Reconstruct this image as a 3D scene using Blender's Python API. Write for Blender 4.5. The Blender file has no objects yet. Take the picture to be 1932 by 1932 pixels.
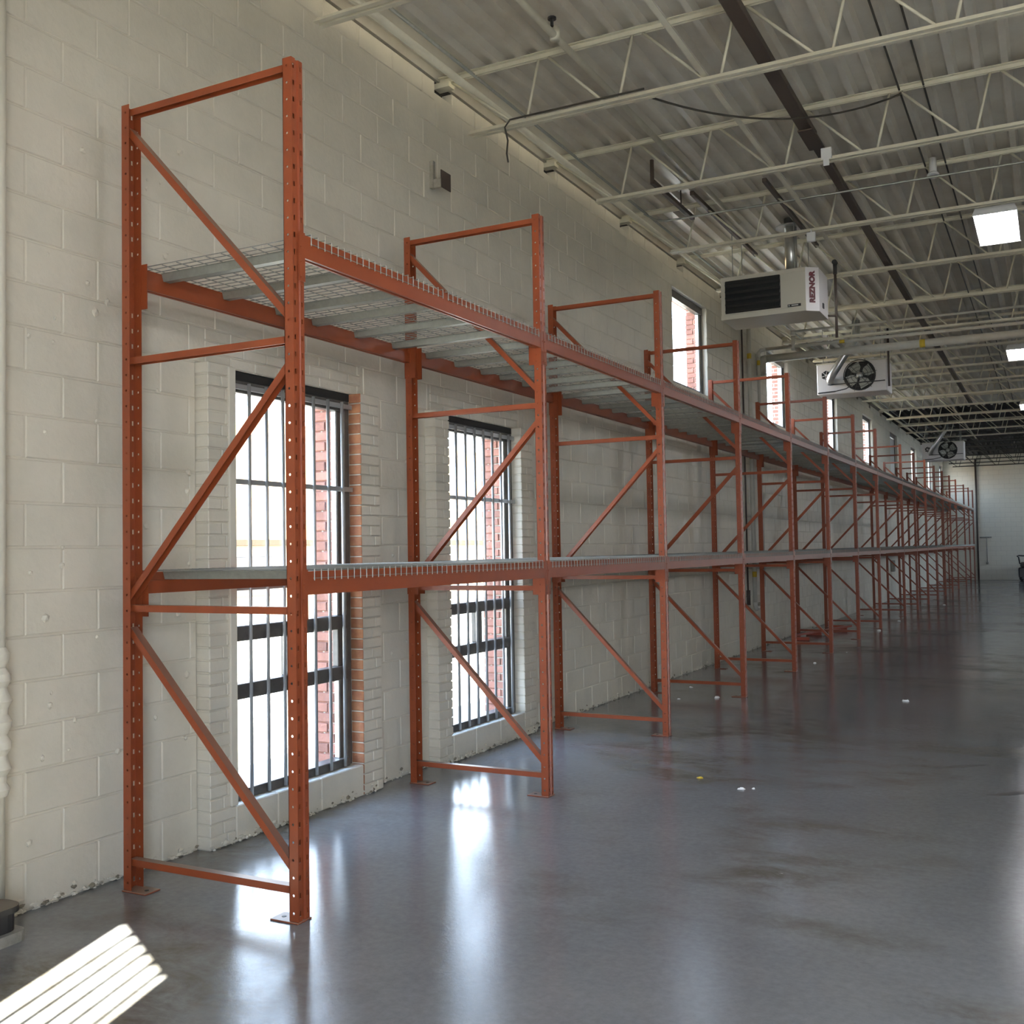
import bpy, bmesh, math, random
from mathutils import Vector, Matrix
random.seed(7)
sc = bpy.context.scene
COL = sc.collection
PI = math.pi

# ------------------------------------------------------------------ camera
cd = bpy.data.cameras.new('camera'); CAM = bpy.data.objects.new('camera', cd); COL.objects.link(CAM)
CPOS = Vector((3.00588, -3.67851, 1.63349)); YAW, PIT, ROL, FPX = 0.479260, 0.036890, -0.016641, 1961.9
_F = Vector((-math.sin(YAW)*math.cos(PIT), math.cos(YAW)*math.cos(PIT), math.sin(PIT)))
_R = Vector((math.cos(YAW), math.sin(YAW), 0)); _U = _R.cross(_F)
R2 = _R*math.cos(ROL)+_U*math.sin(ROL); U2 = -_R*math.sin(ROL)+_U*math.cos(ROL)
CAM.matrix_world = Matrix(((R2.x, U2.x, -_F.x, CPOS.x), (R2.y, U2.y, -_F.y, CPOS.y), (R2.z, U2.z, -_F.z, CPOS.z), (0, 0, 0, 1)))
cd.sensor_width = 36.0; cd.lens = FPX/1932*36.0; cd.clip_end = 400; cd.clip_start = 0.05
sc.camera = CAM
# ------------------------------------------------------------------ view, sky, sun
sc.view_settings.view_transform = 'Standard'; sc.view_settings.look = 'None'
sc.view_settings.gamma = 1.0; sc.view_settings.use_curve_mapping = False
sc.view_settings.exposure = 0.48
SKY = 12.0; SUN = 115.0; LAMP = 36.0
w = bpy.data.worlds.new('sky'); sc.world = w; w.use_nodes = True
nt = w.node_tree; nt.nodes.clear()
n_out = nt.nodes.new('ShaderNodeOutputWorld'); n_bg = nt.nodes.new('ShaderNodeBackground')
n_tc = nt.nodes.new('ShaderNodeTexCoord'); n_sep = nt.nodes.new('ShaderNodeSeparateXYZ'); n_rmp = nt.nodes.new('ShaderNodeValToRGB')
nt.links.new(n_tc.outputs['Generated'], n_sep.inputs[0]); nt.links.new(n_sep.outputs['Z'], n_rmp.inputs[0])
n_rmp.color_ramp.elements[0].position = 0.0; n_rmp.color_ramp.elements[0].color = (0.82, 0.91, 1.0, 1)
n_rmp.color_ramp.elements[1].position = 0.9; n_rmp.color_ramp.elements[1].color = (0.36, 0.58, 1.0, 1)
nt.links.new(n_rmp.outputs[0], n_bg.inputs[0]); n_bg.inputs[1].default_value = SKY
nt.links.new(n_bg.outputs[0], n_out.inputs[0])
SUN_EL = math.radians(50); SH = Vector((-0.29, 0.957, 0)).normalized()
sd = SH*math.cos(SUN_EL)+Vector((0, 0, -math.sin(SUN_EL)))
sl = bpy.data.lights.new('sun', 'SUN'); sl.energy = SUN; sl.angle = math.radians(0.45); sl.color = (1.0, 0.93, 0.80)
so = bpy.data.objects.new('sun', sl); COL.objects.link(so); so.rotation_euler = sd.to_track_quat('-Z', 'Y').to_euler(); so.location = (6, -20, 20)
sc.cycles.max_bounces = 8; sc.cycles.diffuse_bounces = 5; sc.cycles.glossy_bounces = 3; sc.cycles.transparent_max_bounces = 8
sc.cycles.transmission_bounces = 2; sc.cycles.sample_clamp_indirect = 4.0
sc.cycles.caustics_reflective = False; sc.cycles.caustics_refractive = False

# ------------------------------------------------------------------ materials
def mat(name, color, rough=0.6, metal=0.0, noise=None, bump=None, spec=0.5, dust=0.0, obj_var=0.0):
    """noise = (scale, second colour, amount); bump = (scale, strength)"""
    m = bpy.data.materials.new(name); m.use_nodes = True; t = m.node_tree; N = t.nodes; L = t.links
    b = N['Principled BSDF']; b.inputs['Roughness'].default_value = rough; b.inputs['Metallic'].default_value = metal
    b.inputs['Specular IOR Level'].default_value = spec
    b.inputs['Base Color'].default_value = (*color, 1); last = None
    geo = N.new('ShaderNodeNewGeometry')
    if noise:
        nz = N.new('ShaderNodeTexNoise'); nz.inputs['Scale'].default_value = noise[0]; nz.inputs['Detail'].default_value = 6
        nz.inputs['Roughness'].default_value = 0.65; L.new(geo.outputs['Position'], nz.inputs['Vector'])
        rp = N.new('ShaderNodeValToRGB'); rp.color_ramp.elements[0].position = 0.38; rp.color_ramp.elements[1].position = 0.68
        rp.color_ramp.elements[0].color = (*color, 1)
        rp.color_ramp.elements[1].color = (*[c*(1-noise[2])+d*noise[2] for c, d in zip(color, noise[1])], 1)
        L.new(nz.outputs['Fac'], rp.inputs[0]); last = rp.outputs[0]
    if obj_var:
        oi = N.new('ShaderNodeObjectInfo'); hs = N.new('ShaderNodeHueSaturation')
        mr = N.new('ShaderNodeMapRange'); mr.inputs[3].default_value = 1-obj_var; mr.inputs[4].default_value = 1+obj_var
        L.new(oi.outputs['Random'], mr.inputs[0]); L.new(mr.outputs[0], hs.inputs['Value'])
        if last: L.new(last, hs.inputs['Color'])
        else: hs.inputs['Color'].default_value = (*color, 1)
        last = hs.outputs[0]
    if dust:
        sp = N.new('ShaderNodeSeparateXYZ'); L.new(geo.outputs['Normal'], sp.inputs[0])
        mr = N.new('ShaderNodeMapRange'); mr.inputs[1].default_value = 0.55; mr.inputs[2].default_value = 0.8; mr.inputs[4].default_value = dust
        L.new(sp.outputs['Z'], mr.inputs[0]); mx = N.new('ShaderNodeMix'); mx.data_type = 'RGBA'
        L.new(mr.outputs[0], mx.inputs[0])
        if last: L.new(last, mx.inputs[6])
        else: mx.inputs[6].default_value = (*color, 1)
        mx.inputs[7].default_value = (0.22, 0.18, 0.145, 1); last = mx.outputs[2]
    if last: L.new(last, b.inputs['Base Color'])
    if bump:
        nb = N.new('ShaderNodeTexNoise'); nb.inputs['Scale'].default_value = bump[0]; nb.inputs['Detail'].default_value = 5
        L.new(geo.outputs['Position'], nb.inputs['Vector']); bp = N.new('ShaderNodeBump'); bp.inputs['Strength'].default_value = bump[1]
        bp.inputs['Distance'].default_value = 0.01; L.new(nb.outputs['Fac'], bp.inputs['Height']); L.new(bp.outputs[0], b.inputs['Normal'])
    return m

M = {}
PAINT = (0.70, 0.655, 0.56)
M['block'] = mat('painted_block', PAINT, 0.55, noise=(2.5, (0.60, 0.57, 0.49), 0.7), bump=(28, 0.35), obj_var=0.02)
M['orange'] = mat('orange_powder_coat', (0.245, 0.054, 0.0185), 0.36, noise=(6, (0.20, 0.043, 0.0165), 0.8), dust=0.75)
M['orange_old'] = mat('weathered_orange', (0.33, 0.06, 0.03), 0.5, dust=0.4)
M['galv'] = mat('galvanised_steel', (0.30, 0.31, 0.285), 0.42, 0.4, noise=(30, (0.23, 0.24, 0.22), 0.7))
M['wire'] = mat('dull_wire', (0.25, 0.255, 0.24), 0.42, 0.35)
M['joist'] = mat('cream_steel_paint', (0.72, 0.69, 0.565), 0.5, noise=(3, (0.56, 0.51, 0.40), 0.7))
M['joist_dark'] = mat('dark_steel', (0.03, 0.028, 0.025), 0.6)
M['deck'] = mat('painted_roof_deck', (0.74, 0.71, 0.63), 0.30, noise=(1.1, (0.58, 0.52, 0.43), 0.9), bump=(4, 0.12))
M['deck_dark'] = mat('bare_dark_deck', (0.018, 0.016, 0.015), 0.7)
M['dark'] = mat('dark_void', (0.012, 0.012, 0.012), 0.8)  # near-black for window heads and for shade painted into gaps and openings
M['brown_steel'] = mat('dark_brown_steel', (0.055, 0.04, 0.033), 0.55)
M['frame'] = mat('dark_bronze_frame', (0.065, 0.062, 0.06), 0.38, noise=(14, (0.13, 0.12, 0.105), 0.6))
M['alu'] = mat('aluminium', (0.55, 0.56, 0.57), 0.3, 0.8)
M['bar'] = mat('grey_security_bar', (0.42, 0.43, 0.44), 0.33, 0.5)
M['heater'] = mat('beige_heater_enamel', (0.60, 0.575, 0.50), 0.38)
M['heater_w'] = mat('pale_and_lit_enamel', (0.72, 0.70, 0.70), 0.35)  # fan heater enamel; also painted light on the louvred heater's right faces
M['louver'] = mat('black_louver', (0.02, 0.022, 0.024), 0.3)
M['black'] = mat('black_plastic', (0.018, 0.018, 0.02), 0.45)
M['black_dusty'] = mat('dusty_black_plastic', (0.028, 0.027, 0.026), 0.5, dust=0.55)
M['letter'] = mat('dark_red_lettering', (0.09, 0.006, 0.012), 0.5)
M['pipe'] = mat('painted_pipe', (0.56, 0.545, 0.49), 0.45, noise=(5, (0.45, 0.42, 0.36), 0.6))
M['pipe_w'] = mat('white_pipe', (0.74, 0.70, 0.60), 0.45, bump=(40, 0.3))
M['flue'] = mat('galvanised_flue', (0.62, 0.62, 0.60), 0.28, 0.8, noise=(9, (0.45, 0.45, 0.43), 0.8))
M['yellow'] = mat('yellow_marker', (0.55, 0.38, 0.03), 0.5)
M['cable'] = mat('dark_cable', (0.03, 0.027, 0.022), 0.6)
M['red_brick'] = mat('red_brick', (0.27, 0.125, 0.095), 0.8, noise=(12, (0.19, 0.085, 0.065), 0.9), bump=(60, 0.4), obj_var=0.22)
M['orange_brick'] = mat('sandy_red_brick', (0.37, 0.17, 0.085), 0.8, noise=(12, (0.26, 0.10, 0.06), 0.9), bump=(60, 0.4), obj_var=0.22)
M['mortar'] = mat('mortar', (0.52, 0.49, 0.43), 0.9, bump=(50, 0.4))
M['trim'] = mat('white_trim_board', (0.70, 0.66, 0.57), 0.5)
M['paper'] = mat('white_paper', (0.82, 0.82, 0.80), 0.7)
M['concrete'] = mat('grey_concrete', (0.30, 0.29, 0.26), 0.8, noise=(14, (0.18, 0.17, 0.15), 0.8), bump=(30, 0.4))
M['asphalt'] = mat('pale_yard', (0.27, 0.255, 0.215), 0.9, noise=(0.7, (0.21, 0.20, 0.17), 0.8))
M['stucco'] = mat('pale_tan_stucco', (0.50, 0.40, 0.27), 0.85)
M['stucco_w'] = mat('warm_stucco', (0.50, 0.33, 0.18), 0.85)
M['fascia'] = mat('brown_fascia', (0.055, 0.034, 0.017), 0.7)
M['fixture'] = mat('white_enamel', (0.80, 0.80, 0.80), 0.35)

def emis(name, col, s):
    m = bpy.data.materials.new(name); m.use_nodes = True; t = m.node_tree; t.nodes.clear()
    o = t.nodes.new('ShaderNodeOutputMaterial'); e = t.nodes.new('ShaderNodeEmission')
    e.inputs[0].default_value = (*col, 1); e.inputs[1].default_value = s; t.links.new(e.outputs[0], o.inputs[0]); return m
M['tube'] = emis('lit_fluorescent_tube', (0.97, 0.96, 1.0), LAMP)

def glass():
    m = bpy.data.materials.new('window_glass'); m.use_nodes = True; t = m.node_tree; t.nodes.clear(); N = t.nodes
    o = N.new('ShaderNodeOutputMaterial'); a = N.new('ShaderNodeBsdfTransparent'); g = N.new('ShaderNodeBsdfGlossy'); x = N.new('ShaderNodeMixShader')
    g.inputs['Roughness'].default_value = 0.02; x.inputs[0].default_value = 0.07; a.inputs[0].default_value = (0.95, 0.97, 0.97, 1)
    t.links.new(a.outputs[0], x.inputs[1]); t.links.new(g.outputs[0], x.inputs[2]); t.links.new(x.outputs[0], o.inputs[0]); return m
M['glass'] = glass()

def brick_mat(name, c1, c2, mo, sx, sz, bumpd=0.4):
    """brick pattern in world position (for surfaces too far off to tell bricks apart)"""
    m = bpy.data.materials.new(name); m.use_nodes = True; t = m.node_tree; N = t.nodes; L = t.links; b = N['Principled BSDF']
    b.inputs['Roughness'].default_value = 0.8
    g = N.new('ShaderNodeNewGeometry'); s = N.new('ShaderNodeSeparateXYZ'); L.new(g.outputs['Position'], s.inputs[0])
    ad = N.new('ShaderNodeMath'); ad.operation = 'ADD'; L.new(s.outputs['X'], ad.inputs[0]); L.new(s.outputs['Y'], ad.inputs[1])
    c = N.new('ShaderNodeCombineXYZ'); L.new(ad.outputs[0], c.inputs[0]); L.new(s.outputs['Z'], c.inputs[1])
    k = N.new('ShaderNodeTexBrick'); L.new(c.outputs[0], k.inputs['Vector']); k.inputs['Scale'].default_value = 1.0
    k.inputs['Color1'].default_value = (*c1, 1); k.inputs['Color2'].default_value = (*c2, 1); k.inputs['Mortar'].default_value = (*mo, 1)
    k.inputs['Brick Width'].default_value = sx; k.inputs['Row Height'].default_value = sz; k.inputs['Mortar Size'].default_value = 0.008
    L.new(k.outputs['Color'], b.inputs['Base Color'])
    bp = N.new('ShaderNodeBump'); bp.inputs['Strength'].default_value = bumpd; bp.inputs['Distance'].default_value = 0.006; bp.invert = True
    L.new(k.outputs['Fac'], bp.inputs['Height']); L.new(bp.outputs[0], b.inputs['Normal'])
    return m
M['veneer'] = brick_mat('brick_veneer', (0.27, 0.125, 0.095), (0.21, 0.095, 0.07), (0.5, 0.47, 0.42), 0.21, 0.0695)
M['blockwall'] = brick_mat('painted_block_far', PAINT, (0.68, 0.64, 0.55), (0.60, 0.56, 0.48), 0.417, 0.2085)

def floor_mat():
    m = bpy.data.materials.new('polished_concrete'); m.use_nodes = True; t = m.node_tree; N = t.nodes; L = t.links; b = N['Principled BSDF']
    g = N.new('ShaderNodeNewGeometry')
    def noise(scale, detail=6, rough=0.6, vec=None, dist=0.0):
        n = N.new('ShaderNodeTexNoise'); n.inputs['Scale'].default_value = scale; n.inputs['Detail'].default_value = detail
        n.inputs['Roughness'].default_value = rough; n.inputs['Distortion'].default_value = dist
        L.new(vec or g.outputs['Position'], n.inputs['Vector']); return n.outputs['Fac']
    def ramp(f, p0, c0, p1, c1):
        r = N.new('ShaderNodeValToRGB'); r.color_ramp.elements[0].position = p0; r.color_ramp.elements[1].position = p1
        r.color_ramp.elements[0].color = (*c0, 1); r.color_ramp.elements[1].color = (*c1, 1); L.new(f, r.inputs[0]); return r.outputs[0]
    def mix(f, a, c, mode='MIX'):
        x = N.new('ShaderNodeMix'); x.data_type = 'RGBA'; x.blend_type = mode
        if isinstance(f, float): x.inputs[0].default_value = f
        else: L.new(f, x.inputs[0])
        L.new(a, x.inputs[6])
        if isinstance(c, tuple): x.inputs[7].default_value = (*c, 1)
        else: L.new(c, x.inputs[7])
        return x.outputs[2]
    base = ramp(noise(0.55, 5, 0.6), 0.35, (0.178, 0.184, 0.193), 0.7, (0.242, 0.247, 0.252))
    # brown worn stains, stretched along the hall
    mp = N.new('ShaderNodeMapping'); L.new(g.outputs['Position'], mp.inputs[0]); mp.inputs['Scale'].default_value = (1.0, 1.7, 1.0); mp.inputs['Rotation'].default_value = (0, 0, 0.5)
    big = ramp(noise(0.42, 3, 0.55, mp.outputs[0], 0.3), 0.50, (0, 0, 0), 0.60, (1, 1, 1))
    det = ramp(noise(2.6, 9, 0.68, mp.outputs[0], 0.5), 0.40, (0.15, 0.15, 0.15), 0.62, (1, 1, 1))
    st = mix(1.0, big, det, 'MULTIPLY')
    stn = N.new('ShaderNodeMath'); stn.operation = 'MULTIPLY'; stn.inputs[1].default_value = 0.85; L.new(st, stn.inputs[0])
    c = mix(stn.outputs[0], base, (0.10, 0.087, 0.063))
    fine = ramp(noise(26, 4, 0.7), 0.3, (0.86, 0.86, 0.86), 0.72, (1.08, 1.08, 1.08))
    c = mix(1.0, c, fine, 'MULTIPLY')
    # hairline scratches
    mp2 = N.new('ShaderNodeMapping'); L.new(g.outputs['Position'], mp2.inputs[0]); mp2.inputs['Scale'].default_value = (0.8, 9.0, 1.0); mp2.inputs['Rotation'].default_value = (0, 0, 0.35)
    sx = ramp(noise(5.5, 3, 0.5, mp2.outputs[0]), 0.72, (0, 0, 0), 0.76, (1, 1, 1))
    sxn = N.new('ShaderNodeMath'); sxn.operation = 'MULTIPLY'; sxn.inputs[1].default_value = 0.35; L.new(sx, sxn.inputs[0])
    c = mix(sxn.outputs[0], c, (0.09, 0.085, 0.08))
    L.new(c, b.inputs['Base Color'])
    r = N.new('ShaderNodeMapRange'); r.inputs[1].default_value = 0.3; r.inputs[2].default_value = 0.7; r.inputs[3].default_value = 0.04; r.inputs[4].default_value = 0.16
    L.new(noise(3.2, 7, 0.7), r.inputs[0]); ra = N.new('ShaderNodeMath'); ra.operation = 'MULTIPLY_ADD'; ra.inputs[1].default_value = 0.16
    L.new(stn.outputs[0], ra.inputs[0]); L.new(r.outputs[0], ra.inputs[2]); L.new(ra.outputs[0], b.inputs['Roughness'])
    b.inputs['Specular IOR Level'].default_value = 0.42
    bp = N.new('ShaderNodeBump'); bp.inputs['Strength'].default_value = 0.18; bp.inputs['Distance'].default_value = 0.003
    L.new(noise(42, 6, 0.7), bp.inputs['Height']); L.new(bp.outputs[0], b.inputs['Normal'])
    return m
M['floor'] = floor_mat()

# ------------------------------------------------------------------ mesh helpers
class MB:
    def __init__(s): s.v = []; s.f = []; s.m = []
    def quad(s, *p, mi=0):
        k = len(s.v); s.v += [tuple(q) for q in p]; s.f.append(tuple(range(k, k+len(p)))); s.m.append(mi)
    def box(s, x0, x1, y0, y1, z0, z1, mi=0):
        k = len(s.v); s.v += [(x, y, z) for z in (z0, z1) for y in (y0, y1) for x in (x0, x1)]
        for f in ((0, 2, 3, 1), (4, 5, 7, 6), (0, 1, 5, 4), (2, 6, 7, 3), (0, 4, 6, 2), (1, 3, 7, 5)):
            s.f.append(tuple(k+i for i in f)); s.m.append(mi)
        return s
    def bbox(s, x0, x1, y0, y1, z0, z1, b=0.004, mi=0):
        """box whose edges on all sides are chamfered"""
        bm = bmesh.new(); bmesh.ops.create_cube(bm, size=1)
        for v in bm.verts: v.co = ((x0+x1)/2+v.co.x*(x1-x0), (y0+y1)/2+v.co.y*(y1-y0), (z0+z1)/2+v.co.z*(z1-z0))
        bmesh.ops.bevel(bm, geom=list(bm.edges), offset=b, segments=1, affect='EDGES', profile=0.5)
        k = len(s.v); bm.verts.index_update(); s.v += [tuple(v.co) for v in bm.verts]
        for f in bm.faces: s.f.append(tuple(k+v.index for v in f.verts)); s.m.append(mi)
        bm.free(); return s
    def prism(s, prof, axis, a, b, cap=True, mi=0, closed=True):
        """extrude 2-D profile along axis ('x','y','z'); profile coords are the two other axes in order"""
        def P(q, t):
            return {'x': (t, q[0], q[1]), 'y': (q[0], t, q[1]), 'z': (q[0], q[1], t)}[axis]
        k = len(s.v); n = len(prof)
        s.v += [P(q, a) for q in prof]+[P(q, b) for q in prof]
        for i in range(n if closed else n-1):
            j = (i+1) % n; s.f.append((k+i, k+j, k+n+j, k+n+i)); s.m.append(mi)
        if cap and closed:
            s.f.append(tuple(range(k+n-1, k-1, -1))); s.m.append(mi); s.f.append(tuple(range(k+n, k+2*n))); s.m.append(mi)
        return s
    def tube(s, p0, p1, r, n=8, mi=0, cap=True, r1=None):
        p0, p1 = Vector(p0), Vector(p1); d = (p1-p0).normalized()
        u = d.orthogonal().normalized()
        if abs(d.z) < 0.9: u = d.cross(Vector((0, 0, 1))).normalized()
        w_ = d.cross(u); k = len(s.v); r1 = r if r1 is None else r1
        for p, rr in ((p0, r), (p1, r1)):
            for i in range(n):
                a = 2*PI*(i+0.5)/n; s.v.append(tuple(p+u*math.cos(a)*rr+w_*math.sin(a)*rr))
        for i in range(n):
            j = (i+1) % n; s.f.append((k+i, k+j, k+n+j, k+n+i)); s.m.append(mi)
        if cap:
            s.f.append(tuple(range(k+n-1, k-1, -1))); s.m.append(mi); s.f.append(tuple(range(k+n, k+2*n))); s.m.append(mi)
        return s
    def path(s, pts, r, n=8, mi=0):
        pts = [Vector(p) for p in pts]; k = len(s.v)
        prev = None
        for i, p in enumerate(pts):
            d = (pts[min(i+1, len(pts)-1)]-pts[max(i-1, 0)]).normalized()
            if prev is None: u = d.orthogonal().normalized()
            else: u = (prev-d*prev.dot(d)).normalized()
            prev = u; w_ = d.cross(u)
            for j in range(n):
                a = 2*PI*j/n; s.v.append(tuple(p+u*math.cos(a)*r+w_*math.sin(a)*r))
        for i in range(len(pts)-1):
            for j in range(n):
                q = (j+1) % n; s.f.append((k+i*n+j, k+i*n+q, k+(i+1)*n+q, k+(i+1)*n+j)); s.m.append(mi)
        s.f.append(tuple(range(k+n-1, k-1, -1))); s.m.append(mi)
        e = k+(len(pts)-1)*n; s.f.append(tuple(range(e, e+n))); s.m.append(mi)
        return s
    def ring(s, c, axis, R, r, n=24, m=6, mi=0):
        """torus"""
        c = Vector(c); ax = Vector(axis).normalized(); u = ax.orthogonal().normalized(); w_ = ax.cross(u); k = len(s.v)
        for i in range(n):
            a = 2*PI*i/n; d = u*math.cos(a)+w_*math.sin(a)
            for j in range(m):
                b = 2*PI*j/m; s.v.append(tuple(c+d*(R+r*math.cos(b))+ax*r*math.sin(b)))
        for i in range(n):
            for j in range(m):
                i2, j2 = (i+1) % n, (j+1) % m
                s.f.append((k+i*m+j, k+i2*m+j, k+i2*m+j2, k+i*m+j2)); s.m.append(mi)
        return s
    def mesh(s, name, mats, smooth=False):
        me = bpy.data.meshes.new(name); me.from_pydata(s.v, [], s.f)
        for q in (mats if isinstance(mats, (list, tuple)) else [mats]): me.materials.append(q)
        if any(s.m): me.polygons.foreach_set('material_index', s.m)
        if smooth: me.polygons.foreach_set('use_smooth', [True]*len(s.f))
        me.update(); return me

def obj(name, me, parent=None, loc=(0, 0, 0), rot=(0, 0, 0)):
    o = bpy.data.objects.new(name, me); COL.objects.link(o); o.location = loc; o.rotation_euler = rot
    if parent: o.parent = parent
    return o
def thing(name, label, cat, loc=(0, 0, 0), rz=0, group=None):
    o = bpy.data.objects.new(name, None); COL.objects.link(o); o.location = loc; o.rotation_euler = (0, 0, rz)
    o.empty_display_size = 0.1; o['label'] = label; o['category'] = cat
    if group: o['group'] = group
    return o
def tag(o, label, cat, group=None):
    o['label'] = label; o['category'] = cat
    if group: o['group'] = group
    return o
def struct(o): o['kind'] = 'structure'; return o
def stuff(o): o['kind'] = 'stuff'; return o
def copy_tree(src, loc, rz, label, group=None):
    r = src.copy(); COL.objects.link(r); r.location = loc; r.rotation_euler = (0, 0, rz); r['label'] = label
    if group: r['group'] = group
    for c in [q for q in src.children]:
        d = c.copy(); COL.objects.link(d); d.parent = r
        for g in [q for q in c.children]:
            e = g.copy(); COL.objects.link(e); e.parent = d
    return r
ORD = ['first', 'second', 'third', 'fourth', 'fifth', 'sixth', 'seventh', 'eighth', 'ninth', 'tenth', 'eleventh', 'twelfth', 'thirteenth',
       'fourteenth', 'fifteenth', 'sixteenth', 'seventeenth', 'eighteenth', 'nineteenth', 'twentieth', 'twenty-first', 'twenty-second', 'twenty-third', 'twenty-fourth', 'twenty-fifth', 'twenty-sixth']

# ------------------------------------------------------------------ setting: sizes
WX = -1.262          # inner face of the left wall
WB = -1.45; WO = -1.56   # back of the blocks, outer face of the brick veneer
CH, BL = 0.2085, 0.417   # block course and length
Z0 = 0.0175
YF = 46.35; XR = 13.0; YB = -2.9
RZ = 5.47            # underside of the roof deck ribs
def row(n): return Z0+CH*n
PT = row(13)         # top of the brick surrounds
LOWER = [(0.89, 2.13), (3.31, 4.55)]
UPZ = (row(18), row(24))
UPPER = [(9.12, 10.62), (14.10, 15.70), (19.05, 20.65), (24.25, 25.85), (29.3, 30.9), (34.5, 36.1), (39.9, 41.4), (44.6, 45.9)]

# floor
P0 = Vector((0.254, -3.536, 0)); BD = Vector((0.866, -0.5, 0)); ang = math.atan2(BD.y, BD.x)   # angled back wall
def ybw(x): return P0.y+(x-P0.x)*BD.y/BD.x
fl = struct(obj('floor', MB().prism([(-1.6, ybw(-1.6)-.1), (XR+.2, ybw(XR+.2)-.1), (XR+.2, YF+.2), (-1.6, YF+.2)], 'z', -0.15, 0.0).mesh('floor', M['floor'])))

def decompose(y0, y1, z0, z1, holes):
    ys = sorted({y0, y1, *[h[0] for h in holes], *[h[1] for h in holes]}); ys = [y for y in ys if y0 <= y <= y1]; out = []
    for a, b in zip(ys, ys[1:]):
        hs = sorted([(h[2], h[3]) for h in holes if h[0] <= a+1e-6 and h[1] >= b-1e-6]); z = z0
        for p, q in hs:
            if p > z+1e-6: out.append((a, b, z, p))
            z = max(z, q)
        if z < z1-1e-6: out.append((a, b, z, z1))
    return out
# holes in the block wall (surround width included low down)
H_low = [(a-0.205, b+0.225, 0.0, PT) for a, b in LOWER]
H_up = [(a, b, *UPZ) for a, b in UPPER]
WT = 5.39
H_poc = [(1.475+2.005*i-.16, 1.475+2.005*i+.11, 5.30, WT) for i in range(0, 22)]
core = MB()
for a, b, p, q in decompose(YB, YF, 0, WT, H_low+H_up+H_poc): core.box(WB, WX-0.006, a, b, p, q)
wall_left = struct(obj('wall_left', core.mesh('wall_left', M['block'])))
ven = MB()
for a, b, p, q in decompose(YB, YF, 0, 5.6, [(a, b, 0.19, 2.72) for a, b in LOWER]+H_up): ven.box(WO, WB, a, b, p, q)
ven_o = obj('brick_veneer', ven.mesh('brick_veneer', M['veneer']), wall_left)

# individual blocks
def visible(p):
    d = Vector(p)-CPOS; z = d.dot(_F)
    if z < 0.3: return None
    u = 966+FPX*d.dot(R2)/z; v = 966-FPX*d.dot(U2)/z
    return (z, u, v) if -140 < u < 2000 and -120 < v < 2050 else None
def block_mesh(lw, h):
    m = MB(); x0, x1 = -0.18, 0.0; b = 0.0045; y, z = lw/2, h/2
    f = [(x1, -y+b, -z+b), (x1, y-b, -z+b), (x1, y-b, z-b), (x1, -y+b, z-b)]
    e = [(x1-b, -y, -z), (x1-b, y, -z), (x1-b, y, z), (x1-b, -y, z)]
    k = [(x0, -y, -z), (x0, y, -z), (x0, y, z), (x0, -y, z)]
    m.v = f+e+k; m.f = [(0, 1, 2, 3)]
    for i in range(4):
        j = (i+1) % 4; m.f += [(4+i, 4+j, j, i), (8+i, 8+j, 4+j, 4+i)]
    m.m = [0]*len(m.f); return m
JN = 0.009
blocks = []
for n in range(26):
    z0, z1 = row(n), min(row(n+1), WT)
    if n == 0: z0 = 0.0
    off = 0.005 if n % 2 == 0 else 0.005+BL/2
    k = -4
    spans = [(h[0], h[1]) for h in H_low+H_up+H_poc if h[2] < (z0+z1)/2+(.03 if n == 25 else 0) < h[3]]
    if n == 13: spans += [(a-0.13, b+0.13) for a, b in LOWER]      # brick lintel courses
    while True:
        a, b = off+BL*k, off+BL*(k+1); k += 1
        if a > YF: break
        segs = [(a, b)]
        for p, q in spans:
            nx = []
            for s, t in segs:
                if q <= s or p >= t: nx.append((s, t)); continue
                if p > s: nx.append((s, p))
                if q < t: nx.append((q, t))
            segs = nx
        for s, t in segs:
            t = min(t, YF)
            if t-s > 0.04: blocks.append((s, t, z0, z1))
near = sorted([b for b in blocks if visible((WX, (b[0]+b[1])/2, (b[2]+b[3])/2))], key=lambda b: (Vector((WX, (b[0]+b[1])/2, (b[2]+b[3])/2))-CPOS).length)[:298]
nset = set(near); cache = {}
rest = MB()
for b in blocks:
    lw, h = round(b[1]-b[0]-JN, 4), round(b[3]-b[2]-JN, 4); loc = (WX+random.uniform(-0.0015, 0.0015), (b[0]+b[1])/2, (b[2]+b[3])/2)
    if b in nset:
        key = (lw, h)
        if key not in cache: cache[key] = block_mesh(lw, h).mesh('concrete_block', M['block'])
        o = obj('concrete_block', cache[key], wall_left, loc); o.rotation_euler = (0, random.uniform(-.002, .002), random.uniform(-.002, .002))
    else:
        m = block_mesh(lw, h); k = len(rest.v)
        rest.v += [(x+loc[0], y+loc[1], z+loc[2]) for x, y, z in m.v]; rest.f += [tuple(k+i for i in f) for f in m.f]; rest.m += m.m
stuff(obj('distant_blocks', rest.mesh('distant_blocks', M['block']), wall_left))

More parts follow.
